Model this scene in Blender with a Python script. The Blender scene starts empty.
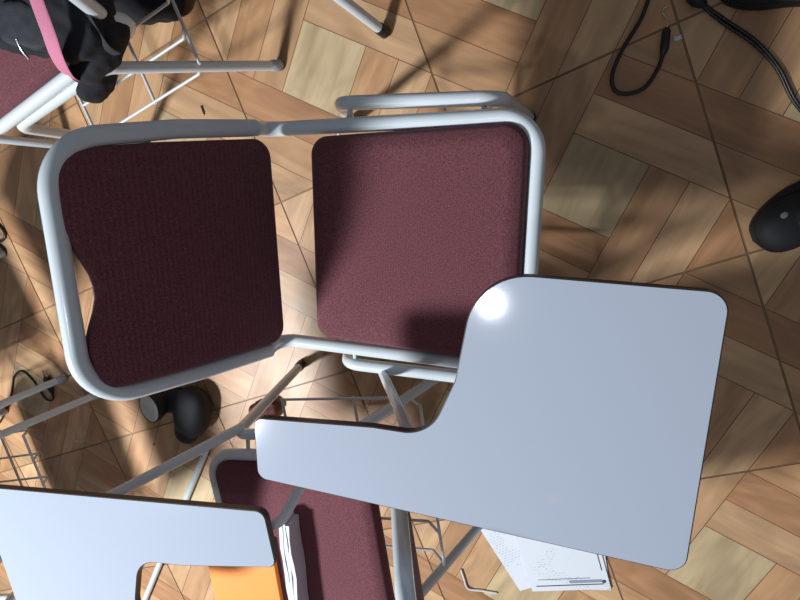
import bpy, bmesh, math, random
from mathutils import Vector, Matrix
random.seed(7)
PI = math.pi
SC = bpy.context.scene
COL = SC.collection

# ------------------------------------------------------------------ camera, world, light, exposure
cam_d = bpy.data.cameras.new('camera')
cam = bpy.data.objects.new('camera', cam_d)
COL.objects.link(cam)
SC.camera = cam
cam_d.sensor_width = 36.0
cam_d.lens = 24.049457164237822
cam_d.clip_start = 0.02
CAMROWS = [[0.953947, -0.076187, 0.29014, 0], [0.0, 0.96721, 0.253978, 0], [-0.299976, -0.242281, 0.922667, 1.3]]
cam.matrix_world = Matrix([CAMROWS[0], CAMROWS[1], CAMROWS[2], (0, 0, 0, 1)])

wd = bpy.data.worlds.new('room_ambience')
SC.world = wd
wd.use_nodes = True
wbg = wd.node_tree.nodes['Background']
wbg.inputs[0].default_value = (0.80, 0.88, 1.0, 1)
wbg.inputs[1].default_value = 0.15

def lamp(name, kind, loc, energy, col, size=0.1, size_y=None, aim=None):
    d = bpy.data.lights.new(name, kind)
    d.energy = energy
    d.color = col
    if kind == 'AREA':
        d.shape = 'RECTANGLE' if size_y else 'DISK'
        d.size = size
        if size_y: d.size_y = size_y
    else:
        d.shadow_soft_size = size
    o = bpy.data.objects.new(name, d)
    o.location = loc
    if aim is not None:
        o.rotation_euler = (Vector(aim) - Vector(loc)).to_track_quat('-Z', 'Y').to_euler()
    COL.objects.link(o)
    return o
lamp('ceiling_bulb', 'POINT', (-0.33, -0.68, 2.6), 10, (0.93, 0.97, 1.0), 0.05)
lamp('far_ceiling_lamp', 'AREA', (-2.07, -1.60, 2.63), 130, (0.93, 0.97, 1.0), 0.34, 0.34, aim=(-0.4, -0.2, 0.3))

SC.view_settings.view_transform = 'Standard'
SC.view_settings.look = 'None'
SC.view_settings.gamma = 1
SC.view_settings.use_curve_mapping = False
SC.view_settings.exposure = 0.22

# ------------------------------------------------------------------ materials
def srgb(r, g, b):
    f = lambda c: (c / 255 / 12.92) if c / 255 <= 0.04045 else ((c / 255 + 0.055) / 1.055) ** 2.4
    return (f(r), f(g), f(b), 1)

def mat(name, col, rough=0.5, metal=0.0, noise=None, nscale=40, bump=0.0, bscale=400, coat=0.0, spec=0.5):
    m = bpy.data.materials.new(name)
    m.use_nodes = True
    nt = m.node_tree
    b = nt.nodes['Principled BSDF']
    b.inputs['Roughness'].default_value = rough
    b.inputs['Metallic'].default_value = metal
    b.inputs['Specular IOR Level'].default_value = spec
    b.inputs['Coat Weight'].default_value = coat
    b.inputs['Coat Roughness'].default_value = 0.12
    tc = nt.nodes.new('ShaderNodeTexCoord')
    n = nt.nodes.new('ShaderNodeTexNoise')
    n.inputs['Scale'].default_value = nscale
    n.inputs['Detail'].default_value = 4
    nt.links.new(tc.outputs['Object'], n.inputs['Vector'])
    r = nt.nodes.new('ShaderNodeMix'); r.data_type = 'RGBA'
    k = noise if noise is not None else 0.08
    r.inputs[6].default_value = tuple(c * (1 - k) for c in col[:3]) + (1,)
    r.inputs[7].default_value = tuple(min(1, c * (1 + k)) for c in col[:3]) + (1,)
    nt.links.new(n.outputs['Fac'], r.inputs[0])
    nt.links.new(r.outputs[2], b.inputs['Base Color'])
    if bump > 0:
        n2 = nt.nodes.new('ShaderNodeTexNoise')
        n2.inputs['Scale'].default_value = bscale
        n2.inputs['Detail'].default_value = 2
        nt.links.new(tc.outputs['Object'], n2.inputs['Vector'])
        bp = nt.nodes.new('ShaderNodeBump')
        bp.inputs['Strength'].default_value = bump
        bp.inputs['Distance'].default_value = 0.002
        nt.links.new(n2.outputs['Fac'], bp.inputs['Height'])
        nt.links.new(bp.outputs[0], b.inputs['Normal'])
    return m

def fabric_mat(name, dark, light):
    """woven upholstery: two crossed fine thread waves broken up by noise"""
    m = bpy.data.materials.new(name)
    m.use_nodes = True
    nt = m.node_tree; L = nt.links.new
    b = nt.nodes['Principled BSDF']
    b.inputs['Roughness'].default_value = 0.92
    b.inputs['Specular IOR Level'].default_value = 0.2
    b.inputs['Sheen Weight'].default_value = 0.12
    tc = nt.nodes.new('ShaderNodeTexCoord')
    waves = []
    for d in ('X', 'Y', 'Z'):
        w = nt.nodes.new('ShaderNodeTexWave')
        w.bands_direction = d
        w.inputs['Scale'].default_value = 110
        w.inputs['Distortion'].default_value = 2.5
        w.inputs['Detail'].default_value = 1
        w.inputs['Detail Scale'].default_value = 8
        L(tc.outputs['Object'], w.inputs['Vector'])
        waves.append(w)
    mul = nt.nodes.new('ShaderNodeMath'); mul.operation = 'MULTIPLY'
    mz = nt.nodes.new('ShaderNodeMath'); mz.operation = 'MULTIPLY_ADD'; mz.inputs[1].default_value = 0.5
    L(waves[2].outputs['Fac'], mz.inputs[0]); L(waves[0].outputs['Fac'], mz.inputs[2])
    L(mz.outputs[0], mul.inputs[0]); mul.inputs[1].default_value = 0.10
    n = nt.nodes.new('ShaderNodeTexNoise'); n.inputs['Scale'].default_value = 420
    n.inputs['Detail'].default_value = 3
    L(tc.outputs['Object'], n.inputs['Vector'])
    add = nt.nodes.new('ShaderNodeMath'); add.operation = 'MULTIPLY_ADD'
    L(n.outputs['Fac'], add.inputs[0]); add.inputs[1].default_value = 1.0
    L(mul.outputs[0], add.inputs[2])
    r = nt.nodes.new('ShaderNodeValToRGB')
    r.color_ramp.elements[0].position = 0.3; r.color_ramp.elements[0].color = dark
    r.color_ramp.elements[1].position = 1.1 if False else 1.0; r.color_ramp.elements[1].color = light
    L(add.outputs[0], r.inputs[0]); L(r.outputs[0], b.inputs['Base Color'])
    bp = nt.nodes.new('ShaderNodeBump'); bp.inputs['Strength'].default_value = 0.35
    bp.inputs['Distance'].default_value = 0.001
    L(add.outputs[0], bp.inputs['Height']); L(bp.outputs[0], b.inputs['Normal'])
    return m

def laminate_mat():
    """pale laminate with a faint woven emboss and a few soft smudges"""
    m = mat('white_laminate', srgb(163, 171, 186), 0.10, nscale=3, noise=0.02, spec=0.5)
    nt = m.node_tree; L = nt.links.new
    b = nt.nodes['Principled BSDF']
    tc = nt.nodes.new('ShaderNodeTexCoord')
    w = nt.nodes.new('ShaderNodeTexWave'); w.bands_direction = 'X'
    w.inputs['Scale'].default_value = 60; w.inputs['Distortion'].default_value = 6
    w.inputs['Detail'].default_value = 3
    L(tc.outputs['Object'], w.inputs['Vector'])
    n = nt.nodes.new('ShaderNodeTexNoise'); n.inputs['Scale'].default_value = 260
    L(tc.outputs['Object'], n.inputs['Vector'])
    a = nt.nodes.new('ShaderNodeMath'); a.operation = 'ADD'
    L(w.outputs['Fac'], a.inputs[0]); L(n.outputs['Fac'], a.inputs[1])
    bp = nt.nodes.new('ShaderNodeBump'); bp.inputs['Strength'].default_value = 0.012
    bp.inputs['Distance'].default_value = 0.0002
    L(a.outputs[0], bp.inputs['Height']); L(bp.outputs[0], b.inputs['Normal'])
    # soft pink smudge
    g = nt.nodes.new('ShaderNodeTexGradient'); g.gradient_type = 'SPHERICAL'
    mp = nt.nodes.new('ShaderNodeMapping'); mp.inputs['Scale'].default_value = (55, 80, 1)
    mp.inputs['Location'].default_value = (-0.258 * 55, 0.276 * 80, 0)
    L(tc.outputs['Object'], mp.inputs['Vector']); L(mp.outputs[0], g.inputs['Vector'])
    old = b.inputs['Base Color'].links[0].from_socket
    mx = nt.nodes.new('ShaderNodeMix'); mx.data_type = 'RGBA'
    sc = nt.nodes.new('ShaderNodeMath'); sc.operation = 'MULTIPLY'; sc.inputs[1].default_value = 0.35
    L(g.outputs['Fac'], sc.inputs[0]); L(sc.outputs[0], mx.inputs[0])
    L(old, mx.inputs[6]); mx.inputs[7].default_value = srgb(225, 170, 165)
    L(mx.outputs[2], b.inputs['Base Color'])
    return m

def floor_mat():
    m = bpy.data.materials.new('parquet_print_tile')
    m.use_nodes = True
    nt = m.node_tree; L = nt.links.new
    b = nt.nodes['Principled BSDF']
    b.inputs['Specular IOR Level'].default_value = 0.45
    att = nt.nodes.new('ShaderNodeAttribute'); att.attribute_name = 'board_colour'
    uv = nt.nodes.new('ShaderNodeUVMap'); uv.uv_map = 'grain'
    mp = nt.nodes.new('ShaderNodeMapping'); mp.inputs['Scale'].default_value = (2.2, 26, 1)
    L(uv.outputs[0], mp.inputs['Vector'])
    n = nt.nodes.new('ShaderNodeTexNoise'); n.inputs['Scale'].default_value = 1.0
    n.inputs['Detail'].default_value = 6; n.inputs['Roughness'].default_value = 0.6
    n.inputs['Distortion'].default_value = 0.8
    L(mp.outputs[0], n.inputs['Vector'])
    r = nt.nodes.new('ShaderNodeValToRGB')
    r.color_ramp.elements[0].position = 0.30; r.color_ramp.elements[0].color = (0.80, 0.77, 0.73, 1)
    r.color_ramp.elements[1].position = 0.68; r.color_ramp.elements[1].color = (1.10, 1.09, 1.06, 1)
    L(n.outputs['Fac'], r.inputs[0])
    mx = nt.nodes.new('ShaderNodeMix'); mx.data_type = 'RGBA'; mx.blend_type = 'MULTIPLY'
    mx.inputs[0].default_value = 1.0
    L(att.outputs['Color'], mx.inputs[6]); L(r.outputs[0], mx.inputs[7])
    # big soft cathedral figure
    mp2 = nt.nodes.new('ShaderNodeMapping'); mp2.inputs['Scale'].default_value = (3.2, 9, 1)
    L(uv.outputs[0], mp2.inputs['Vector'])
    n2 = nt.nodes.new('ShaderNodeTexNoise'); n2.inputs['Scale'].default_value = 1.3
    n2.inputs['Distortion'].default_value = 1.5
    L(mp2.outputs[0], n2.inputs['Vector'])
    r2 = nt.nodes.new('ShaderNodeValToRGB')
    r2.color_ramp.elements[0].position = 0.35; r2.color_ramp.elements[0].color = (0.82, 0.80, 0.78, 1)
    r2.color_ramp.elements[1].position = 0.65; r2.color_ramp.elements[1].color = (1.08, 1.08, 1.07, 1)
    L(n2.outputs['Fac'], r2.inputs[0])
    mx2 = nt.nodes.new('ShaderNodeMix'); mx2.data_type = 'RGBA'; mx2.blend_type = 'MULTIPLY'
    mx2.inputs[0].default_value = 1.0
    L(mx.outputs[2], mx2.inputs[6]); L(r2.outputs[0], mx2.inputs[7])
    # light dust and scuffs
    tc = nt.nodes.new('ShaderNodeTexCoord')
    n3 = nt.nodes.new('ShaderNodeTexNoise'); n3.inputs['Scale'].default_value = 9
    n3.inputs['Detail'].default_value = 5
    L(tc.outputs['Object'], n3.inputs['Vector'])
    r3 = nt.nodes.new('ShaderNodeMapRange'); r3.inputs[3].default_value = 0.34; r3.inputs[4].default_value = 0.52
    L(n3.outputs['Fac'], r3.inputs[0])
    L(mx2.outputs[2], b.inputs['Base Color']); L(r3.outputs[0], b.inputs['Roughness'])
    return m

M_FLOOR = floor_mat()
M_GROUT = mat('grout', srgb(150, 124, 98), 0.9, noise=0.25, nscale=12)
M_TUBE = mat('grey_enamel', srgb(205, 214, 220), 0.22, noise=0.04, nscale=15, coat=0.3)
M_TUBE2 = mat('back_tube_enamel', srgb(200, 209, 215), 0.22, noise=0.04, nscale=15, coat=0.3)
M_WIRE = mat('wire_enamel', srgb(205, 210, 212), 0.3, noise=0.05)
M_SEAM = mat('seam_shadow', srgb(90, 95, 98), 0.6)
M_PAD = fabric_mat('maroon_upholstery', srgb(70, 36, 42), srgb(136, 84, 91))
M_PADU = mat('maroon_backing', srgb(60, 28, 36), 0.9, bump=0.2)
M_LAM = laminate_mat()
M_EDGE = mat('dark_edge_band', srgb(58, 46, 42), 0.4)
M_RUB = mat('black_rubber', srgb(26, 26, 28), 0.55)
M_RUBG = mat('grey_cap', srgb(165, 170, 178), 0.45)
M_BLK = mat('black_nylon', srgb(17, 19, 28), 0.9, bump=0.35, bscale=300, noise=0.3)
M_BLK2 = mat('charcoal_nylon', srgb(34, 37, 45), 0.8, bump=0.35, bscale=300, noise=0.2)
M_PINK = mat('pink_webbing', srgb(186, 112, 138), 0.85, bump=0.3, bscale=500)
M_METAL = mat('bright_metal', srgb(210, 210, 205), 0.25, metal=1.0)
M_BOOT = mat('black_leather', srgb(11, 13, 21), 0.7, noise=0.2, bump=0.15, bscale=120)
M_FLEECE = mat('pale_fleece', srgb(214, 216, 208), 0.95, noise=0.15, bump=0.8, bscale=220)
M_SHOE = mat('dark_shoe_suede', srgb(30, 30, 33), 0.7, noise=0.2, bump=0.2)
M_SOLE = mat('dark_sole', srgb(20, 20, 22), 0.6)
M_DOT = mat('grey_eyelet', srgb(150, 150, 145), 0.5)
M_CORD = mat('black_cord', srgb(28, 22, 20), 0.4)
M_PAPER = mat('white_paper', srgb(206, 210, 216), 0.8, noise=0.02)
M_INK = mat('grey_print', srgb(140, 148, 160), 0.8)
M_INK2 = mat('dark_print', srgb(70, 76, 86), 0.8)
M_ORANGE = mat('orange_card', srgb(240, 140, 50), 0.6, noise=0.04)
M_RED = mat('dark_red_cloth', srgb(84, 36, 34), 0.8, noise=0.3, bump=0.4)
M_GREYP = mat('purple_grey_cloth', srgb(92, 82, 98), 0.9, noise=0.2, bump=0.3)

# ------------------------------------------------------------------ helpers
def link(name, bm, m, parent=None, smooth=True, loc=None, sharp=50):
    bmesh.ops.recalc_face_normals(bm, faces=bm.faces)
    me = bpy.data.meshes.new(name)
    bm.to_mesh(me); bm.free()
    for mm in (m if isinstance(m, (list, tuple)) else [m]): me.materials.append(mm)
    if smooth:
        me.polygons.foreach_set('use_smooth', [True] * len(me.polygons))
        me.set_sharp_from_angle(angle=math.radians(sharp))
    o = bpy.data.objects.new(name, me)
    COL.objects.link(o)
    if parent: o.parent = parent
    if loc: o.location = loc
    return o

def tag(o, label=None, cat=None, group=None, kind=None):
    if label: o['label'] = label
    if cat: o['category'] = cat
    if group: o['group'] = group
    if kind: o['kind'] = kind
    return o

def empty(name, loc, rz=0):
    o = bpy.data.objects.new(name, None)
    o.empty_display_size = 0.05
    o.location = loc
    o.rotation_euler = (0, 0, rz)
    COL.objects.link(o)
    return o

def fillet(pts, radii, n=8):
    pts = [Vector(p) for p in pts]
    out = [pts[0]]
    for i in range(1, len(pts) - 1):
        r = radii[i - 1] if isinstance(radii, (list, tuple)) else radii
        p = pts[i]
        a = (pts[i - 1] - p); b = (pts[i + 1] - p)
        la, lb = a.length, b.length
        a.normalize(); b.normalize()
        ang = a.angle(b)
        if r <= 0 or ang > PI - 0.02:
            out.append(p); continue
        d = min(r / math.tan(ang / 2), la * 0.49, lb * 0.49)
        rr = d * math.tan(ang / 2)
        c = p + (a + b).normalized() * (rr / math.sin(ang / 2))
        v0 = p + a * d - c; v1 = p + b * d - c
        tot = v0.angle(v1)
        ax = v0.cross(v1).normalized()
        for k in range(n + 1):
            out.append(c + Matrix.Rotation(tot * k / n, 3, ax) @ v0)
    out.append(pts[-1])
    res = [out[0]]
    for q in out[1:]:
        if (q - res[-1]).length > 1e-5: res.append(q)
    return res

def smooth_path(pts, n=6):
    """Catmull-Rom"""
    P = [Vector(p) for p in pts]
    P = [2 * P[0] - P[1]] + P + [2 * P[-1] - P[-2]]
    out = []
    for i in range(1, len(P) - 2):
        for k in range(n):
            t = k / n
            a, b, c, d = P[i - 1], P[i], P[i + 1], P[i + 2]
            out.append(0.5 * ((2 * b) + (c - a) * t + (2 * a - 5 * b + 4 * c - d) * t * t + (3 * b - a - 3 * c + d) * t ** 3))
    out.append(P[-2])
    return out

def sweep(bm, path, r, seg=14, caps=True, flat=None):
    """tube along path; r number or list; flat=(w,h) gives an elliptic strap section"""
    n = len(path)
    rings = []
    t0 = (path[1] - path[0]).normalized()
    ref = Vector((0, 0, 1)) if abs(t0.z) < 0.9 else Vector((1, 0, 0))
    nrm = (ref - t0 * ref.dot(t0)).normalized()
    prev = t0
    for i, p in enumerate(path):
        t = (path[min(i + 1, n - 1)] - path[max(i - 1, 0)]).normalized()
        q = prev.rotation_difference(t)
        nrm = q @ nrm
        nrm = (nrm - t * nrm.dot(t)).normalized()
        prev = t
        bi = t.cross(nrm)
        rr = r[i] if isinstance(r, (list, tuple)) else r
        ring = []
        for k in range(seg):
            a = 2 * PI * k / seg
            if flat:
                w, h = flat
                ring.append(bm.verts.new(p + bi * (math.copysign(abs(math.cos(a)) ** .5, math.cos(a)) * w / 2) + nrm * (math.sin(a) * h / 2)))
            else:
                ring.append(bm.verts.new(p + (nrm * math.cos(a) + bi * math.sin(a)) * rr))
        rings.append(ring)
    for i in range(n - 1):
        for k in range(seg):
            k2 = (k + 1) % seg
            bm.faces.new((rings[i][k], rings[i][k2], rings[i + 1][k2], rings[i + 1][k]))
    if caps:
        bm.faces.new(rings[0][::-1]); bm.faces.new(rings[-1])
    return bm

def tube(name, pts, r, m, parent=None, radii=0.03, seg=14, nf=8):
    bm = bmesh.new()
    sweep(bm, fillet(pts, radii, nf), r, seg)
    return link(name, bm, m, parent)

def round_poly(pts, radii, n=8):
    """closed 2D polygon with rounded corners"""
    out = []
    N = len(pts)
    for i in range(N):
        p = Vector(pts[i]).to_3d(); a = Vector(pts[i - 1]).to_3d() - p; b = Vector(pts[(i + 1) % N]).to_3d() - p
        r = radii[i]
        la, lb = a.length, b.length
        a.normalize(); b.normalize(); ang = a.angle(b)
        if r <= 0 or ang > PI - 0.03:
            out.append((p.x, p.y)); continue
        d = min(r / math.tan(ang / 2), la * 0.49, lb * 0.49)
        rr = d * math.tan(ang / 2)
        c = p + (a + b).normalized() * (rr / math.sin(ang / 2))
        v0 = p + a * d - c; v1 = p + b * d - c
        tot = v0.angle(v1); sg = 1 if v0.cross(v1).z > 0 else -1
        for k in range(n + 1):
            v = Matrix.Rotation(sg * tot * k / n, 3, 'Z') @ v0
            out.append((c.x + v.x, c.y + v.y))
    return out

def area2(o):
    return sum(o[i - 1][0] * o[i][1] - o[i][0] * o[i - 1][1] for i in range(len(o))) / 2

def inset2(o, d):
    """offset closed polygon inwards by d (small)"""
    if area2(o) < 0: o = o[::-1]
    N = len(o); out = []
    for i in range(N):
        a, p, b = Vector(o[i - 1]), Vector(o[i]), Vector(o[(i + 1) % N])
        e1 = (p - a).normalized(); e2 = (b - p).normalized()
        n1 = Vector((-e1.y, e1.x)); n2 = Vector((-e2.y, e2.x))
        m = (n1 + n2)
        if m.length < 1e-6: m = n1
        m.normalize()
        k = d / max(0.35, m.dot(n1))
        q = p + m * k
        out.append((q.x, q.y))
    return out

def pillow(bm, outline, levels, fn):
    """stack of inset outlines; levels = [(inset, height)], fn(x, y, h) -> Vector"""
    if area2(outline) < 0: outline = outline[::-1]
    rings = []
    for ins, h in levels:
        if ins > 0.015:              # deep levels shrink towards the middle so rounded corners never cross
            cx = sum(p[0] for p in outline) / len(outline); cy = sum(p[1] for p in outline) / len(outline)
            k = 1 - ins / 0.175
            o = [(cx + (x - cx) * k, cy + (y - cy) * k) for x, y in inset2(outline, 0.010)]
        else:
            o = inset2(outline, ins) if ins else outline
        rings.append([bm.verts.new(fn(x, y, h)) for x, y in o])
    N = len(outline)
    for i in range(len(rings) - 1):
        for k in range(N):
            k2 = (k + 1) % N
            bm.faces.new((rings[i][k], rings[i][k2], rings[i + 1][k2], rings[i + 1][k]))
    bm.faces.new(rings[0][::-1]); bm.faces.new(rings[-1])
    return rings

def box(bm, c, s, rot=None):
    r = bmesh.ops.create_cube(bm, size=1)
    mtx = Matrix.Translation(c) @ (rot.to_4x4() if rot else Matrix.Identity(4)) @ Matrix.Diagonal((s[0], s[1], s[2], 1))
    bmesh.ops.transform(bm, matrix=mtx, verts=r['verts'])
    return r['verts']

# ------------------------------------------------------------------ floor: 0.5 m ceramic tiles printed with parquet blocks
T = 0.50
A = Vector((0.9254, 0.3790)); B = Vector((0.3790, -0.9254)); O = Vector((-0.7457, -0.1110))
def clip(poly, nx, ny, d):          # keep nx*x+ny*y <= d
    out = []
    for i in range(len(poly)):
        p, q = poly[i - 1], poly[i]
        fp = nx * p[0] + ny * p[1] - d; fq = nx * q[0] + ny * q[1] - d
        if (fp <= 0) != (fq <= 0):
            t = fp / (fp - fq)
            out.append((p[0] + (q[0] - p[0]) * t, p[1] + (q[1] - p[1]) * t))
        if fq <= 0: out.append(q)
    return out
boards = [((-1, 1, -1, 1), 's', (200, 178, 143))]
tan = [(190, 148, 111), (186, 141, 104), (197, 158, 121), (178, 134, 99), (202, 165, 128), (191, 150, 113)]
for k, c in ((1, 0), (2, 4), (3, 1)): boards.append(((k, k + 1, -1, 5), 's', tan[c]))       # right arm
for k, c in ((1, 3), (2, 5), (3, 2)): boards.append(((-5, 1, k, k + 1), 'r', tan[c]))       # top arm
for k, c in ((1, 2), (2, 0), (3, 4)): boards.append(((-k - 1, -k, -5, 1), 's', tan[c]))     # left arm
for k, c in ((1, 4), (2, 3), (3, 5)): boards.append(((-1, 5, -k - 1, -k), 'r', tan[c]))     # bottom arm
bm = bmesh.new()
uvl = bm.loops.layers.uv.new('grain')
cl = bm.loops.layers.float_color.new('board_colour')
LINE = srgb(120, 84, 58)
E = 4 - 4 * (0.0013 / T) * 2       # tile face stops short of the grout
for ia in range(-7, 8):
    for ib in range(-7, 8):
        for (r0, r1, s0, s1), gd, colr in boards:
            poly = [(r0, s0), (r1, s0), (r1, s1), (r0, s1)]
            for nx, ny in ((1, 1), (1, -1), (-1, 1), (-1, -1)):
                poly = clip(poly, nx, ny, E)
                if len(poly) < 3: break
            if len(poly) < 3: continue
            cleaned = []
            for p in poly:
                if not cleaned or (abs(p[0] - cleaned[-1][0]) + abs(p[1] - cleaned[-1][1])) > 1e-4: cleaned.append(p)
            if abs(cleaned[0][0] - cleaned[-1][0]) + abs(cleaned[0][1] - cleaned[-1][1]) < 1e-4: cleaned.pop()
            poly = cleaned
            if len(poly) < 3 or abs(area2(poly)) < 0.02: continue
            if area2(poly) < 0: poly = poly[::-1]
            inner = inset2(poly, 0.011)
            def W(p):
                a = ia + 0.5 + (p[0] - p[1]) / 8; b = ib + 0.5 + (p[0] + p[1]) / 8
                q = O + T * (a * A + b * B)
                return Vector((q.x, q.y, 0))
            vo = [bm.verts.new(W(p)) for p in poly]; vi = [bm.verts.new(W(p)) for p in inner]
            j = random.uniform(0.90, 1.08)
            cc = tuple(v * j for v in srgb(*colr)[:3]) + (1,)
            ou, ov = random.uniform(0, 40), random.uniform(0, 40)
            N = len(poly)
            f = bm.faces.new(vi)
            for lo, p in zip(f.loops, inner):
                u, v = (p[1], p[0]) if gd == 's' else (p[0], p[1])
                lo[uvl].uv = (u * 0.0884 * 1.0 + ou, v * 0.0884 + ov)
                lo[cl] = cc
            for k in range(N):
                f = bm.faces.new((vo[k], vo[(k + 1) % N], vi[(k + 1) % N], vi[k]))
                for lo in f.loops:
                    lo[cl] = LINE; lo[uvl].uv = (ou, ov)
for f in bm.faces:
    f.normal_update()
    if f.normal.z < 0: f.normal_flip()
me = bpy.data.meshes.new('floor'); bm.to_mesh(me); bm.free()
me.materials.append(M_FLOOR)
fl = bpy.data.objects.new('floor', me); COL.objects.link(fl)
tag(fl, kind='structure')
bm = bmesh.new()
box(bm, (0, 0, -0.0215), (7.6, 7.6, 0.04))
g = link('trim_1', bm, M_GROUT, smooth=False)
tag(g, kind='structure')

# ------------------------------------------------------------------ tablet-arm chair
SEAT_Z = 0.45
BT = Vector((-0.35, 0, 0.80)); BB = Vector((-0.23, 0, 0.47))
BDIR = (BT - BB).normalized()                    # up along the back
BNRM = Vector((BDIR.z, 0, -BDIR.x))              # out of the front face
def on_back(y, s, h):                            # y sideways, s along back from BB, h out of the front
    return BB + BDIR * s + Vector((0, y, 0)) + BNRM * h

def make_chair(loc, deg, label, tablet_off=None, cap=None, ly=0.231, fs=0.068, lz=0.43, hl=0.0, post=((-0.057, -0.242), (0.03, -0.226), (0.06, -0.228))):
    t = empty('tablet_arm_chair', loc, math.radians(deg))
    tag(t, label, 'chair')
    cap = cap or M_RUB
    # seat frame: U of tube, open at the rear, turning up into the back
    bl = (BT - BB).length
    top = 0.155
    # seat tube
    j1 = on_back(0.1895, 0.05, 0); j2 = on_back(-0.1895, 0.05, 0)
    tube('seat_frame', [j1, (-0.255, 0.19, 0.447), (0.198, 0.204, 0.45), (0.198, -0.196, 0.45), (-0.255, -0.19, 0.447), j2],
         0.0124, M_TUBE, t, [0.035, 0.055, 0.055, 0.035], 18, 12)
    bf = tube('back_frame', [on_back(0.1895, 0.04, 0), on_back(0.182, 0.18, 0), on_back(0.162, bl, 0), on_back(-0.176, bl, 0), on_back(-0.186, 0.18, 0), on_back(-0.1895, 0.04, 0)],
         0.0134, M_TUBE2, t, [0.4, 0.075, 0.075, 0.4], 18, 14)
    # seat cushion
    out = round_poly([(-0.172, -0.172), (0.186, -0.186), (0.186, 0.196), (-0.170, 0.176)], [0.03, 0.035, 0.035, 0.03], 8)
    bm = bmesh.new()
    pillow(bm, out, [(0.004, 0.442), (0.0, 0.448), (0.0, 0.458), (0.004, 0.467), (0.010, 0.4735), (0.022, 0.4755), (0.11, 0.4762)], lambda x, y, h: Vector((x, y, h)))
    link('seat', bm, M_PAD, t)
    bm = bmesh.new()
    pillow(bm, inset2(out, 0.012), [(0, 0.430), (0, 0.4425)], lambda x, y, h: Vector((x, y, h)))
    link('seat_board', bm, M_PADU, t)
    # back cushion with a shallow scoop in its top edge
    pts = [(0.174, 0.020), (0.163, 0.22), (0.150, 0.349), (0.075, 0.350), (0.056, 0.348), (0.030, 0.337), (0.012, 0.3275), (-0.006, 0.3205),
           (-0.022, 0.3175), (-0.038, 0.3175), (-0.056, 0.3225), (-0.074, 0.330), (-0.090, 0.336), (-0.108, 0.338), (-0.166, 0.334), (-0.172, 0.22), (-0.178, 0.012)]
    rad = [0.03, 0.2, 0.05, 0.03] + [0.02] * 9 + [0.03, 0.05, 0.2, 0.03]
    out = round_poly(pts, rad, 5)
    bm = bmesh.new()
    pillow(bm, out, [(0.004, -0.012), (0.0, -0.006), (0.0, 0.006), (0.003, 0.012), (0.009, 0.0155)],
           lambda x, y, h: on_back(x, y, h))
    link('backrest', bm, M_PAD, t)
    # legs: each side is an inverted U, split in a front and a rear leg
    for sd in (1, -1):
        y = ly * sd
        for pts in ([(0.005, y, lz), (0.137, y, lz), (0.137 + fs, y, 0.012)], [(0.005, y, lz), (-0.127, y, lz), (-0.28, y, 0.012)]):
            lg = tube('leg', pts, 0.0118, M_TUBE, t, 0.035, 16, 10)
            a = Vector(pts[2]); d = (Vector(pts[1]) - a).normalized()
            bm = bmesh.new()
            sweep(bm, [a - d * 0.011, a - d * 0.008, a + d * 0.018, a + d * 0.021], [0.0112, 0.0138, 0.0136, 0.0120], 16)
            link('foot_cap', bm, cap, lg)
        for x in (-0.112, 0.112):
            bm = bmesh.new()
            sweep(bm, [Vector((x, 0.19 * sd, 0.436)), Vector((x, (ly - 0.002) * sd, lz - 0.006))], 0.0045, 10)
            link('frame_bracket', bm, M_TUBE, t)
    # wire book rack
    bm = bmesh.new()
    for yy in (-0.205, -0.123, -0.041, 0.041, 0.123, 0.205):
        sweep(bm, fillet([(0.168, yy, 0.195), (-0.175, yy, 0.195), (-0.215, yy, 0.24)], 0.01, 3), 0.0036, 8)
    for xx, zz in ((0.167, 0.195), (-0.215, 0.241), (-0.03, 0.190)):
        sweep(bm, [Vector((xx, -0.208, zz)), Vector((xx, 0.208, zz))], 0.0038, 8)
    link('book_rack', bm, M_WIRE, t)
    if tablet_off is not None:
        ox, oy = tablet_off
        O2 = [(-0.172, -0.329), (-0.172, -0.228), (0.015, -0.213), (0.095, -0.213), (0.128, -0.13), (0.150, 0.012), (0.418, 0.006), (0.417, -0.346)]
        O2 = [(x + (hl if x > 0.09 else 0) + (hl * 2 if x > 0.3 else 0), y) for x, y in O2]
        R2 = [0.016, 0.016, 0.02, 0.055, 0.06, 0.075, 0.024, 0.022]
        out = round_poly([(x + ox, y + oy) for x, y in O2], R2, 12)
        bm = bmesh.new()
        pillow(bm, out, [(0.0015, 0.6690), (0.0015, 0.680)], lambda x, y, h: Vector((x, y, h)))
        wb = link('writing_board', bm, M_LAM, t, sharp=20)
        bm = bmesh.new()
        o1 = out if area2(out) > 0 else out[::-1]
        oi = inset2(o1, 0.0015); N = len(o1)
        R_ = []
        for oo, h in ((o1, 0.6680), (o1, 0.6790), (oi, 0.6797), (oi, 0.6680)):
            R_.append([bm.verts.new((x, y, h)) for x, y in oo])
        for i in range(4):
            for kk in range(N):
                bm.faces.new((R_[i][kk], R_[i][(kk + 1) % N], R_[(i + 1) % 4][(kk + 1) % N], R_[(i + 1) % 4][kk]))
        link('edge_band', bm, M_EDGE, wb)
        hx, hy = ox, oy
        (ax, ay), (bx, by), (cx, cy) = post
        tube('tablet_support', [(ax, ay, 0.43), (bx, by, 0.60), (cx, cy, 0.658), (cx + 0.07, cy - 0.01, 0.659)], 0.0085, M_TUBE, t, [0.05, 0.03], 14)
        tube('tablet_support', [(0.12, -0.245, 0.425), (0.30, -0.262 + hy * .6, 0.657), (0.37 + hx * .5, -0.262 + hy * .6, 0.658)], 0.0105, M_TUBE, t, 0.05, 14)
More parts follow.
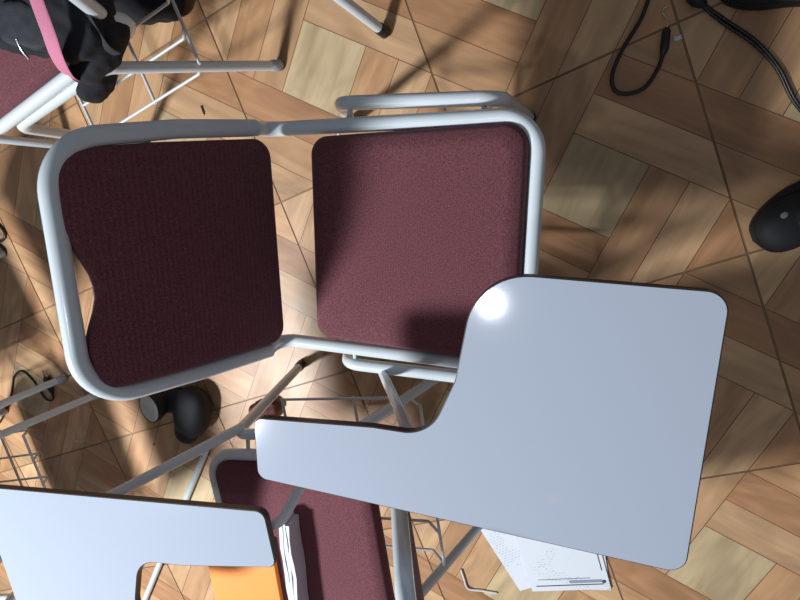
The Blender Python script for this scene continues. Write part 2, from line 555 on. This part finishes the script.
        for px, py in ((cx + 0.05, cy - 0.008), (0.30 + hx, -0.262 + hy * .6)):
            bm = bmesh.new()
            box(bm, (px, py, 0.6665), (0.07, 0.035, 0.004))
            link('mounting_plate', bm, M_TUBE, t, smooth=False)
    return t

ch1 = make_chair((-0.25, -0.14, 0), 0, 'empty tablet-arm chair in the middle with bare maroon seat and scooped backrest', (0, 0), fs=0.012)
ch2 = make_chair((-0.466, -0.768, 0), 189.0, 'tablet-arm chair at the bottom edge with an orange folder on its seat', (0.085, 0.098), hl=0.018, post=((-0.125, -0.235), (-0.105, -0.221), (-0.09, -0.185)))
ch3 = make_chair((-1.066, 0.308, 0), 203, 'tablet-arm chair in the top left corner carrying a black bag', None, M_RUBG, ly=0.205, lz=0.424)
ch4 = make_chair((-1.688, -1.070, 0), 196, 'grey-legged chair with a wire rack, cut off at the lower left edge', None, M_RUBG)
ch6 = make_chair((-1.975, -0.628, 0), 203, 'chair off the left edge whose one leg ends beside the small black plug', None, M_RUBG)
ch7 = make_chair((-1.66, 0.335, 0), 165, 'chair off the left edge, its thin leg pointing at the main backrest corner', None)
ch5 = make_chair((-0.512, 0.646, 0), 140, 'chair above the top edge, only its black-capped leg tip showing', None)
for c in (ch1, ch2, ch3, ch4, ch5, ch6, ch7): c['group'] = 'tablet-arm chairs'


# ------------------------------------------------------------------ cords, plugs and the phone-style lead
def W2(name, pts, r, m, label=None, cat=None, parent=None, n=6, seg=10, flat=None):
    bm = bmesh.new()
    sweep(bm, smooth_path(pts, n), r, seg, flat=flat)
    o = link(name, bm, m, parent)
    if label: tag(o, label, cat)
    return o

t = empty('looped_lead', (0.12, 0.25, 0)); tag(t, 'thin black lead bent in a loop with a bare metal hook end', 'cord')
def off(pts, t): return [tuple(Vector(p) - t.location) for p in pts]
W2('cord', off([(0.124, 0.334, 0.005), (0.119, 0.312, 0.005), (0.108, 0.276, 0.005), (0.079, 0.221, 0.005), (0.064, 0.174, 0.005), (0.072, 0.143, 0.005), (0.099, 0.135, 0.005), (0.131, 0.147, 0.005), (0.152, 0.183, 0.006), (0.158, 0.215, 0.008)], t), 0.0042, M_CORD, parent=t)
bm = bmesh.new()
sweep(bm, [Vector(p) for p in off([(0.157, 0.205, 0.009), (0.158, 0.212, 0.009), (0.159, 0.22, 0.009), (0.159, 0.252, 0.009), (0.159, 0.258, 0.009)], t)], [0.0045, 0.007, 0.0088, 0.0080, 0.0045], 12)
link('connector', bm, M_CORD, t)
W2('metal_hook', off([(0.159, 0.256, 0.009), (0.160, 0.268, 0.007), (0.157, 0.277, 0.005), (0.149, 0.286, 0.004), (0.150, 0.295, 0.004), (0.157, 0.298, 0.004)], t), 0.0016, M_METAL, parent=t, seg=8)

t = empty('power_cable', (0.3, 0.2, 0)); tag(t, 'thick black power cable curving down from its plug near the top right', 'cable')
for dx in (-0.0026, 0.0026):
    W2('cable_core', off([(0.206 + dx, 0.318, 0.0055), (0.219 + dx, 0.297, 0.0055), (0.263 + dx, 0.262 + dx * .8, 0.0055), (0.32 + dx, 0.222 + dx * .6, 0.0055), (0.367 + dx, 0.173, 0.0055), (0.401 + dx, 0.117, 0.0055), (0.432 + dx, 0.082, 0.0055), (0.462 + dx, 0.062, 0.0055), (0.50 + dx, 0.068, 0.0055), (0.60 + dx, 0.14, 0.0055)], t), 0.0034, M_CORD, parent=t)
bm = bmesh.new()
sweep(bm, [Vector(p) for p in off([(0.224, 0.294, 0.008), (0.218, 0.2965, 0.010), (0.209, 0.302, 0.014), (0.201, 0.310, 0.016), (0.196, 0.322, 0.015), (0.194, 0.335, 0.015)], t)], [0.006, 0.009, 0.014, 0.0155, 0.0145, 0.012], 16)
link('plug', bm, M_RUB, t)

t = empty('small_plug_cord', (-1.75, -0.8, 0)); tag(t, 'thin black cord with a small two-pin plug on the floor at the left edge', 'cord')
W2('cord', off([(-2.12, -1.06, 0.004), (-1.989, -0.957, 0.004), (-1.903, -0.835, 0.004), (-1.87, -0.76, 0.004), (-1.824, -0.731, 0.004), (-1.783, -0.756, 0.004), (-1.758, -0.791, 0.004), (-1.733, -0.827, 0.004), (-1.701, -0.825, 0.004), (-1.694, -0.79, 0.006)], t), 0.0032, M_CORD, parent=t)
bm = bmesh.new()
sweep(bm, [Vector(p) for p in off([(-1.692, -0.80, 0.007), (-1.694, -0.788, 0.009), (-1.697, -0.765, 0.012), (-1.701, -0.742, 0.012), (-1.702, -0.736, 0.012)], t)], [0.004, 0.007, 0.012, 0.0125, 0.009], 14)
link('plug', bm, M_RUB, t)
for dx in (-0.006, 0.006):
    bm = bmesh.new(); box(bm, tuple(Vector((-1.705 + dx, -0.724, 0.012)) - t.location), (0.0018, 0.028, 0.006), Matrix.Rotation(0.12, 3, 'Z'))
    link('prong', bm, M_METAL, t, smooth=False)
W2('thin_cord', [(-1.608, -0.724, 0.003), (-1.59, -0.713, 0.003), (-1.527, -0.683, 0.003), (-1.44, -0.64, 0.003), (-1.36, -0.56, 0.003)], 0.0024, M_CORD,
   'short thin black cord running under the lower corner of the main backrest', 'cord', seg=8)

# ------------------------------------------------------------------ loose tube, bent wire, scraps
tag(tube('loose_tube', [(-1.045, -0.873, 0.0105), (-1.42, -1.62, 0.0105)], 0.0105, M_TUBE, None, 0), 'grey metal tube lying on the floor beneath the lower left writing board', 'tube')
W2('bent_wire', [(-0.222, -1.151, 0.004), (-0.212, -1.180, 0.004), (-0.199, -1.212, 0.004), (-0.160, -1.208, 0.004), (-0.116, -1.205, 0.004)], 0.0032, M_WIRE, 'short bent white wire on the floor left of the loose papers', 'wire', n=3, seg=8)
def scrap(x, y, w, h, a, m, lab):
    bm = bmesh.new()
    pts = [(-.5, -.3), (-.1, -.5), (.5, -.25), (.35, .1), (.5, .45), (-.2, .35), (-.45, .5)]
    pillow(bm, [(px * w, py * h) for px, py in pts], [(0, 0.0), (0, 0.0015), (w * .06, 0.0022)], lambda x, y, z: Vector((x, y, z)))
    o = link('floor_scrap', bm, m, loc=(x, y, 0)); o.rotation_euler.z = a
    tag(o, lab, 'scrap')
scrap(0.183, 0.239, 0.016, 0.010, 0.2, M_PAPER, 'tiny white scrap of paper beside the looped lead')
scrap(-0.967, 0.130, 0.007, 0.028, 0.3, M_CORD, 'tiny dark splinter on the floor above the main backrest')
scrap(-1.60, -0.972, 0.075, 0.006, 0.18, M_PAPER, 'thin pale sliver on the floor below the main backrest corner')
scrap(-1.28, -0.93, 0.008, 0.008, 0.5, M_CORD, 'tiny dark crumb on the floor left of the black boot')

# ------------------------------------------------------------------ loose printed papers on the floor
def print_mat(name, seed):
    m = bpy.data.materials.new(name); m.use_nodes = True
    nt = m.node_tree; L = nt.links.new; b = nt.nodes['Principled BSDF']; b.inputs['Roughness'].default_value = 0.75
    tc = nt.nodes.new('ShaderNodeTexCoord')
    br = nt.nodes.new('ShaderNodeTexBrick')
    br.inputs['Scale'].default_value = 1; br.inputs['Brick Width'].default_value = 0.011; br.inputs['Row Height'].default_value = 0.0075
    br.inputs['Mortar Size'].default_value = 0.0021; br.inputs['Mortar Smooth'].default_value = 0.0
    br.inputs['Color1'].default_value = (1, 1, 1, 1); br.inputs['Color2'].default_value = (0.25, 0.25, 0.25, 1); br.inputs['Mortar'].default_value = (0, 0, 0, 1)
    L(tc.outputs['Object'], br.inputs['Vector'])
    n = nt.nodes.new('ShaderNodeTexNoise'); n.inputs['Scale'].default_value = 16; n.noise_dimensions = '4D'; n.inputs['W'].default_value = seed
    L(tc.outputs['Object'], n.inputs['Vector'])
    g = nt.nodes.new('ShaderNodeMath'); g.operation = 'GREATER_THAN'; g.inputs[1].default_value = 0.56
    L(n.outputs['Fac'], g.inputs[0])
    mu = nt.nodes.new('ShaderNodeMath'); mu.operation = 'MULTIPLY'
    L(br.outputs['Color'], mu.inputs[0]); L(g.outputs[0], mu.inputs[1])
    mx = nt.nodes.new('ShaderNodeMix'); mx.data_type = 'RGBA'
    mx.inputs[6].default_value = srgb(216, 221, 230); mx.inputs[7].default_value = srgb(184, 190, 200)
    L(mu.outputs[0], mx.inputs[0]); L(mx.outputs[2], b.inputs['Base Color'])
    return m
def sheet(name, cx, cy, w, h, ang, z, seed, label, curl=0.004, print_=True):
    bm = bmesh.new()
    nx, ny = 14, 18
    V = {}
    for lay, dz in ((0, 0.0), (1, 0.0005)):
        for i in range(nx + 1):
            for j in range(ny + 1):
                u, v = i / nx - .5, j / ny - .5
                zz = z + dz + curl * (abs(2 * u) ** 3 * (0.5 + v) + 0.3 * math.sin(6 * v + seed) * abs(u))
                V[lay, i, j] = bm.verts.new((u * w, v * h, max(zz, z + dz)))
    for i in range(nx):
        for j in range(ny):
            bm.faces.new([V[1, i, j], V[1, i + 1, j], V[1, i + 1, j + 1], V[1, i, j + 1]])
            bm.faces.new([V[0, i, j], V[0, i, j + 1], V[0, i + 1, j + 1], V[0, i + 1, j]])
    for i in range(nx):
        bm.faces.new([V[0, i, 0], V[0, i + 1, 0], V[1, i + 1, 0], V[1, i, 0]]); bm.faces.new([V[0, i + 1, ny], V[0, i, ny], V[1, i, ny], V[1, i + 1, ny]])
    for j in range(ny):
        bm.faces.new([V[0, 0, j + 1], V[0, 0, j], V[1, 0, j], V[1, 0, j + 1]]); bm.faces.new([V[0, nx, j], V[0, nx, j + 1], V[1, nx, j + 1], V[1, nx, j]])
    o = link(name, bm, print_mat('printed_page', seed), loc=(cx, cy, 0)); o.rotation_euler.z = ang
    tag(o, label, 'paper', 'loose papers on the floor')
    return o
s1 = sheet('printed_sheet', -0.048, -1.000, 0.21, 0.297, math.radians(34), 0.0006, 1.3, 'white printed sheet with the long slanted left edge, beside the bent wire', 0.003)
s3 = sheet('printed_sheet', 0.046, -0.990, 0.21, 0.297, math.radians(13), 0.0034, 7.7, 'middle white sheet whose right edge just sticks out of the loose papers', 0.001)
s2 = sheet('printed_sheet', 0.036, -0.995, 0.21, 0.297, math.radians(18), 0.0062, 3.1, 'topmost printed white sheet with dark bands along its bottom edge', 0.002)
for (x, y, w, h, m) in ((0.0, -0.132, 0.18, 0.003, M_INK2), (0.045, -0.122, 0.085, 0.009, M_INK), (-0.01, -0.112, 0.14, 0.0015, M_INK2), (0.094, -0.06, 0.002, 0.06, M_INK2)):
    bm = bmesh.new(); box(bm, (x, y, 0.0072 + (0.0012 if x > .09 else 0.0)), (w, h, 0.0004)); link('printed_band', bm, m, s2, smooth=False)
bm = bmesh.new(); bmesh.ops.create_cone(bm, segments=20, radius1=0.005, radius2=0.005, depth=0.0004, cap_ends=True)
bmesh.ops.translate(bm, verts=bm.verts, vec=(0.092, -0.124, 0.0085)); link('printed_seal', bm, M_INK2, s2)

# ------------------------------------------------------------------ orange folder and papers on the second chair's seat
def on_chair(c, deg, x, y): 
    a = math.radians(deg); return (c[0] + math.cos(a) * x - math.sin(a) * y, c[1] + math.sin(a) * x + math.cos(a) * y)
c2, d2 = (-0.466, -0.768), 189.0
bm = bmesh.new()
pillow(bm, round_poly([(-0.085, -0.105), (0.085, -0.105), (0.085, 0.105), (-0.085, 0.105)], [0.004] * 4, 3), [(0, 0), (0, 0.010), (0.001, 0.011)], lambda x, y, z: Vector((x, y, z)))
x, y = on_chair(c2, d2, 0.156, 0.080)
o = link('folder', bm, M_ORANGE, loc=(x, y, 0.4785), sharp=30); o.rotation_euler.z = math.radians(d2 - 3); tag(o, 'bright orange folder on the seat of the bottom chair', 'folder')
t = empty('paper_bundle', (*on_chair(c2, d2, 0.020, 0.066), 0.4785), math.radians(d2 - 5)); tag(t, 'upright bundle of folded white papers standing beside the orange folder', 'papers')
random.seed(3)
for k, xx in enumerate((-0.011, -0.003, 0.005)):
    bm = bmesh.new()
    pth = [Vector((xx + 0.0015 * math.sin(j * 1.3 + k * 2), -0.15 + j * 0.03 - k * 0.004, 0)) for j in range(10)]
    V = []
    for p in pth:
        V.append([bm.verts.new((p.x - 0.0042, p.y, 0.0)), bm.verts.new((p.x + 0.0042, p.y, 0.0)), bm.verts.new((p.x + 0.0040, p.y, 0.040 + 0.003 * math.sin(p.y * 60 + k))), bm.verts.new((p.x - 0.0040, p.y, 0.041 + 0.002 * math.sin(p.y * 50)))])
    for i in range(len(V) - 1):
        for q in range(4): bm.faces.new([V[i][q], V[i][(q + 1) % 4], V[i + 1][(q + 1) % 4], V[i + 1][q]])
    bm.faces.new(V[0][::-1]); bm.faces.new(V[-1])
    link('paper_fold', bm, M_PAPER, t)

# ------------------------------------------------------------------ soft lumpy things (bags, boots) grown from blobs
def blob(name, parts, m, parent=None, voxel=0.008, smooth=6, disp=0.0, dscale=0.08, seed=0, loc=None, clip_z=None):
    bm = bmesh.new()
    for p in parts:
        c, s = p[0], p[1]
        rot = Matrix.Rotation(math.radians(p[2]), 3, 'Z') if len(p) > 2 else Matrix.Identity(3)
        if len(p) > 3: rot = rot @ Matrix.Rotation(math.radians(p[3]), 3, 'Y')
        r = bmesh.ops.create_icosphere(bm, subdivisions=4, radius=1)
        e = p[4] if len(p) > 4 else 1.0
        for v in r['verts']:
            q = Vector([math.copysign(abs(k) ** e, k) for k in v.co])
            v.co = Vector(c) + rot @ Vector((q.x * s[0], q.y * s[1], q.z * s[2]))
            if clip_z is not None: v.co.z = max(v.co.z, clip_z)
    me = bpy.data.meshes.new(name); bm.to_mesh(me); bm.free()
    tmp = bpy.data.objects.new('soft_shape', me); COL.objects.link(tmp)
    md = tmp.modifiers.new('r', 'REMESH'); md.mode = 'VOXEL'; md.voxel_size = voxel
    if disp:
        tx = bpy.data.textures.new('folds', 'CLOUDS'); tx.noise_scale = dscale; tx.noise_depth = 3
        d = tmp.modifiers.new('d', 'DISPLACE'); d.texture = tx; d.strength = disp; d.mid_level = 0.5; d.texture_coords = 'LOCAL'
    sm = tmp.modifiers.new('s', 'SMOOTH'); sm.iterations = smooth; sm.factor = 0.5
    dg = bpy.context.evaluated_depsgraph_get()
    me2 = bpy.data.meshes.new_from_object(tmp.evaluated_get(dg))
    bpy.data.objects.remove(tmp)
    me2.name = name; me2.materials.clear(); me2.materials.append(m)
    if clip_z is not None:
        for v in me2.vertices: v.co.z = max(v.co.z, clip_z)
    me2.polygons.foreach_set('use_smooth', [True] * len(me2.polygons))
    o = bpy.data.objects.new(name, me2); COL.objects.link(o)
    if parent: o.parent = parent
    if loc: o.location = loc
    return o

# black bag on the seat of the top left chair
bag = empty('black_bag', (-0.86, 0.26, 0.48), math.radians(23)); tag(bag, 'black fabric bag with a pink strap on the top left chair', 'bag')
blob('bag_body', [((-0.02, 0.015, 0.045), (0.14, 0.095, 0.042), -35, 0, .55), ((-0.17, 0.12, 0.05), (0.14, 0.11, 0.045), -10, 0, .7), ((0.035, -0.050, 0.035), (0.055, 0.055, 0.032), 20, 0, .8), ((0.02, 0.12, 0.06), (0.12, 0.09, 0.05), 0, 0, .8)],
     M_BLK, bag, 0.006, 4, 0.03, 0.045, clip_z=0.003)
blob('draped_fold', [((0.015, -0.085, 0.008), (0.075, 0.036, 0.034), 12, 0, .75), ((0.06, -0.072, 0.015), (0.028, 0.03, 0.028), 0, 0, .8)], M_BLK, bag, 0.005, 4, 0.02, 0.04)
blob('side_pocket', [((-0.035, -0.035, 0.082), (0.055, 0.035, 0.014), -35, 0, .5)], M_BLK2, bag, 0.004, 3, 0.01, 0.03)
blob('dangling_flap', [((-0.086, -0.088, -0.075), (0.046, 0.020, 0.030), 20, 0, .7)], M_BLK, bag, 0.004, 3, 0.012, 0.03)
blob('grey_panel', [((-0.20, 0.06, 0.075), (0.06, 0.05, 0.03), 0, 0, .7)], M_GREYP, bag, 0.005, 3, 0.015, 0.03)
W2('pink_strap', [(0.075, 0.06, 0.115), (0.052, 0.00, 0.122), (0.044, -0.045, 0.122), (0.032, -0.088, 0.115), (0.008, -0.112, 0.095), (-0.028, -0.116, 0.052), (-0.050, -0.108, 0.012)], 0.01, M_PINK, parent=bag, n=6, seg=12, flat=(0.026, 0.003))
W2('black_webbing', [(0.09, -0.02, 0.085), (0.075, -0.07, 0.072), (0.058, -0.105, 0.040), (0.055, -0.115, 0.015)], 0.01, M_BLK2, parent=bag, n=6, seg=12, flat=(0.020, 0.003))
W2('zip_pull', [(-0.052, -0.052, 0.096), (-0.058, -0.066, 0.090), (-0.062, -0.078, 0.080)], 0.0022, M_METAL, parent=bag, n=3, seg=8)
fb = blob('dark_bag', [((0, 0, 0.055), (0.085, 0.06, 0.055), 0, 0, .6), ((0.045, 0.0, 0.05), (0.045, 0.045, 0.04), 20, 0, .7)], M_BLK, None, 0.006, 4, 0.02, 0.04, loc=(-1.06, 0.40, 0), clip_z=0.0)
tag(fb, 'dark bag on the floor at the top edge behind the chair rail', 'bag')
pch = blob('cloth_pouch', [((0, 0, 0.022), (0.045, 0.030, 0.022), 10, 0, .7), ((0.03, 0.012, 0.02), (0.03, 0.022, 0.02), 60, 0, .8)], M_RED, None, 0.003, 3, 0.012, 0.02, loc=(-0.835, -0.735, 0), clip_z=0.0)
tag(pch, 'small dark red cloth pouch on the floor beside the bottom chair leg', 'pouch')
pt = blob('pink_tag', [((-0.028, -0.016, 0.040), (0.008, 0.006, 0.005), 0, 0, .8)], M_PINK, pch, 0.0015, 1)

W2('cord_end', [(-2.0, -0.20, 0.004), (-1.83, -0.20, 0.004), (-1.79, -0.22, 0.004), (-1.782, -0.245, 0.004), (-1.803, -0.262, 0.004), (-1.83, -0.270, 0.004), (-1.803, -0.286, 0.004), (-1.800, -0.305, 0.004), (-1.86, -0.33, 0.004)], 0.0045, M_CORD, 'black cord end curling in at the middle of the left edge', 'cord')
# ankle boot lying under the main backrest
bt = empty('ankle_boot', (-1.12, -0.76, 0)); tag(bt, 'black ankle boot with pale fleece lining on the floor below the main backrest', 'boot')
blob('upper', [((0.045, 0.0, 0.042), (0.058, 0.085, 0.042), -12, 0, .8), ((0.012, -0.070, 0.034), (0.042, 0.048, 0.034), -15, 0, .95), ((-0.030, 0.030, 0.040), (0.055, 0.040, 0.040), 20, 0, .9), ((-0.046, 0.034, 0.052), (0.036, 0.040, 0.040), 0, 0, .7)],
     M_BOOT, bt, 0.005, 8, 0.004, 0.05, clip_z=0.004)
ax = Vector((-0.10, -0.10, 0.98)).normalized()
q = Vector((0, 0, 1)).rotation_difference(ax)
def cuff(name, prof, m, parent):
    bm = bmesh.new(); R_ = []
    for r, h in prof:
        R_.append([bm.verts.new(Vector((-0.046, 0.034, 0.100)) + q @ Vector((r * 1.02 * math.cos(2 * PI * k / 28), r * 1.30 * math.sin(2 * PI * k / 28), h))) for k in range(28)])
    for i in range(len(R_) - 1):
        for k in range(28): bm.faces.new((R_[i][k], R_[i][(k + 1) % 28], R_[i + 1][(k + 1) % 28], R_[i + 1][k]))
    bm.faces.new(R_[-1] if False else R_[0][::-1]); bm.faces.new(R_[-1])
    return link(name, bm, m, parent)
cuff('cuff', [(0.030, -0.04), (0.035, -0.02), (0.038, 0.0), (0.0385, 0.016), (0.0375, 0.018), (0.0355, 0.016), (0.034, 0.008)], M_BOOT, bt)
cuff('fleece_lining', [(0.0335, 0.010), (0.0350, 0.0175), (0.032, 0.0185), (0.028, 0.014), (0.024, 0.011), (0.014, 0.0095), (0.004, 0.009)], M_FLEECE, bt)

# dark shoes at the right and the top right
def shoe(loc, deg, label):
    t = empty('shoe', loc, math.radians(deg)); tag(t, label, 'shoe')
    out = [(0.135, 0.0), (0.125, 0.030), (0.095, 0.046), (0.05, 0.047), (0.0, 0.038), (-0.06, 0.033), (-0.11, 0.032), (-0.135, 0.015), (-0.135, -0.015), (-0.11, -0.032), (-0.06, -0.035), (0.0, -0.040), (0.05, -0.048), (0.095, -0.042), (0.125, -0.026)]
    out = [(v.x, v.y) for v in smooth_path([(x, y, 0) for x, y in out + [out[0]]], 4)[:-1]]
    bm = bmesh.new(); pillow(bm, out, [(0.004, 0.0), (0.0, 0.004), (0.0, 0.018), (0.003, 0.022)], lambda x, y, z: Vector((x, y, z)))
    link('sole', bm, M_SOLE, t)
    blob('upper', [((0.075, 0, 0.030), (0.055, 0.043, 0.030), 0, 0, .9), ((0.01, 0, 0.045), (0.08, 0.037, 0.038), 0, 12, .9), ((-0.075, 0, 0.055), (0.055, 0.032, 0.045), 0, 0, .8)], M_SHOE, t, 0.004, 6, clip_z=0.016)
    bm = bmesh.new(); sweep(bm, smooth_path([(-0.02 - 0.048 * math.cos(a) - .035, 0.026 * math.sin(a), 0.098 - .006 * math.cos(a)) for a in [2 * PI * k / 12 for k in range(13)]], 3), 0.005, 8)
    link('collar', bm, M_SHOE, t)
    for k in range(4):
        x = 0.050 - k * 0.017; z = 0.066 + k * 0.0065
        W2('lace', [(x, -0.022, z - .003), (x + .003, 0, z + 0.004), (x, 0.022, z - .003)], 0.0022, M_CORD, parent=t, n=4, seg=6)
        if k < 2:
            for sd in (-1, 1):
                bm = bmesh.new(); r = bmesh.ops.create_uvsphere(bm, u_segments=14, v_segments=8, radius=1)
                for v in r['verts']: v.co = Vector((x, 0.024 * sd, z - 0.004)) + Vector((v.co.x * 0.0055, v.co.y * 0.0055, v.co.z * 0.003))
                link('eyelet', bm, M_DOT, t)
    for (x, y, z, r1, m, nm) in ((0.083, -0.020, 0.0545, 0.0072, M_DOT, 'rivet'), (0.072, 0.002, 0.0605, 0.0035, M_METAL, 'lace_tip')):
        bm = bmesh.new(); r = bmesh.ops.create_uvsphere(bm, u_segments=16, v_segments=8, radius=1)
        for v in r['verts']: v.co = Vector((x, y, z)) + Vector((v.co.x * r1, v.co.y * r1, v.co.z * 0.003))
        link(nm, bm, m, t)
    return t
shoe((0.497, -0.062, 0), 220, 'dark suede shoe with a grey eyelet at the right edge').scale = (1.2, 1.2, 1.15)
shoe((0.375, 0.318, 0), 172, 'dark shoe cut off by the top right corner')

#OBJECTS
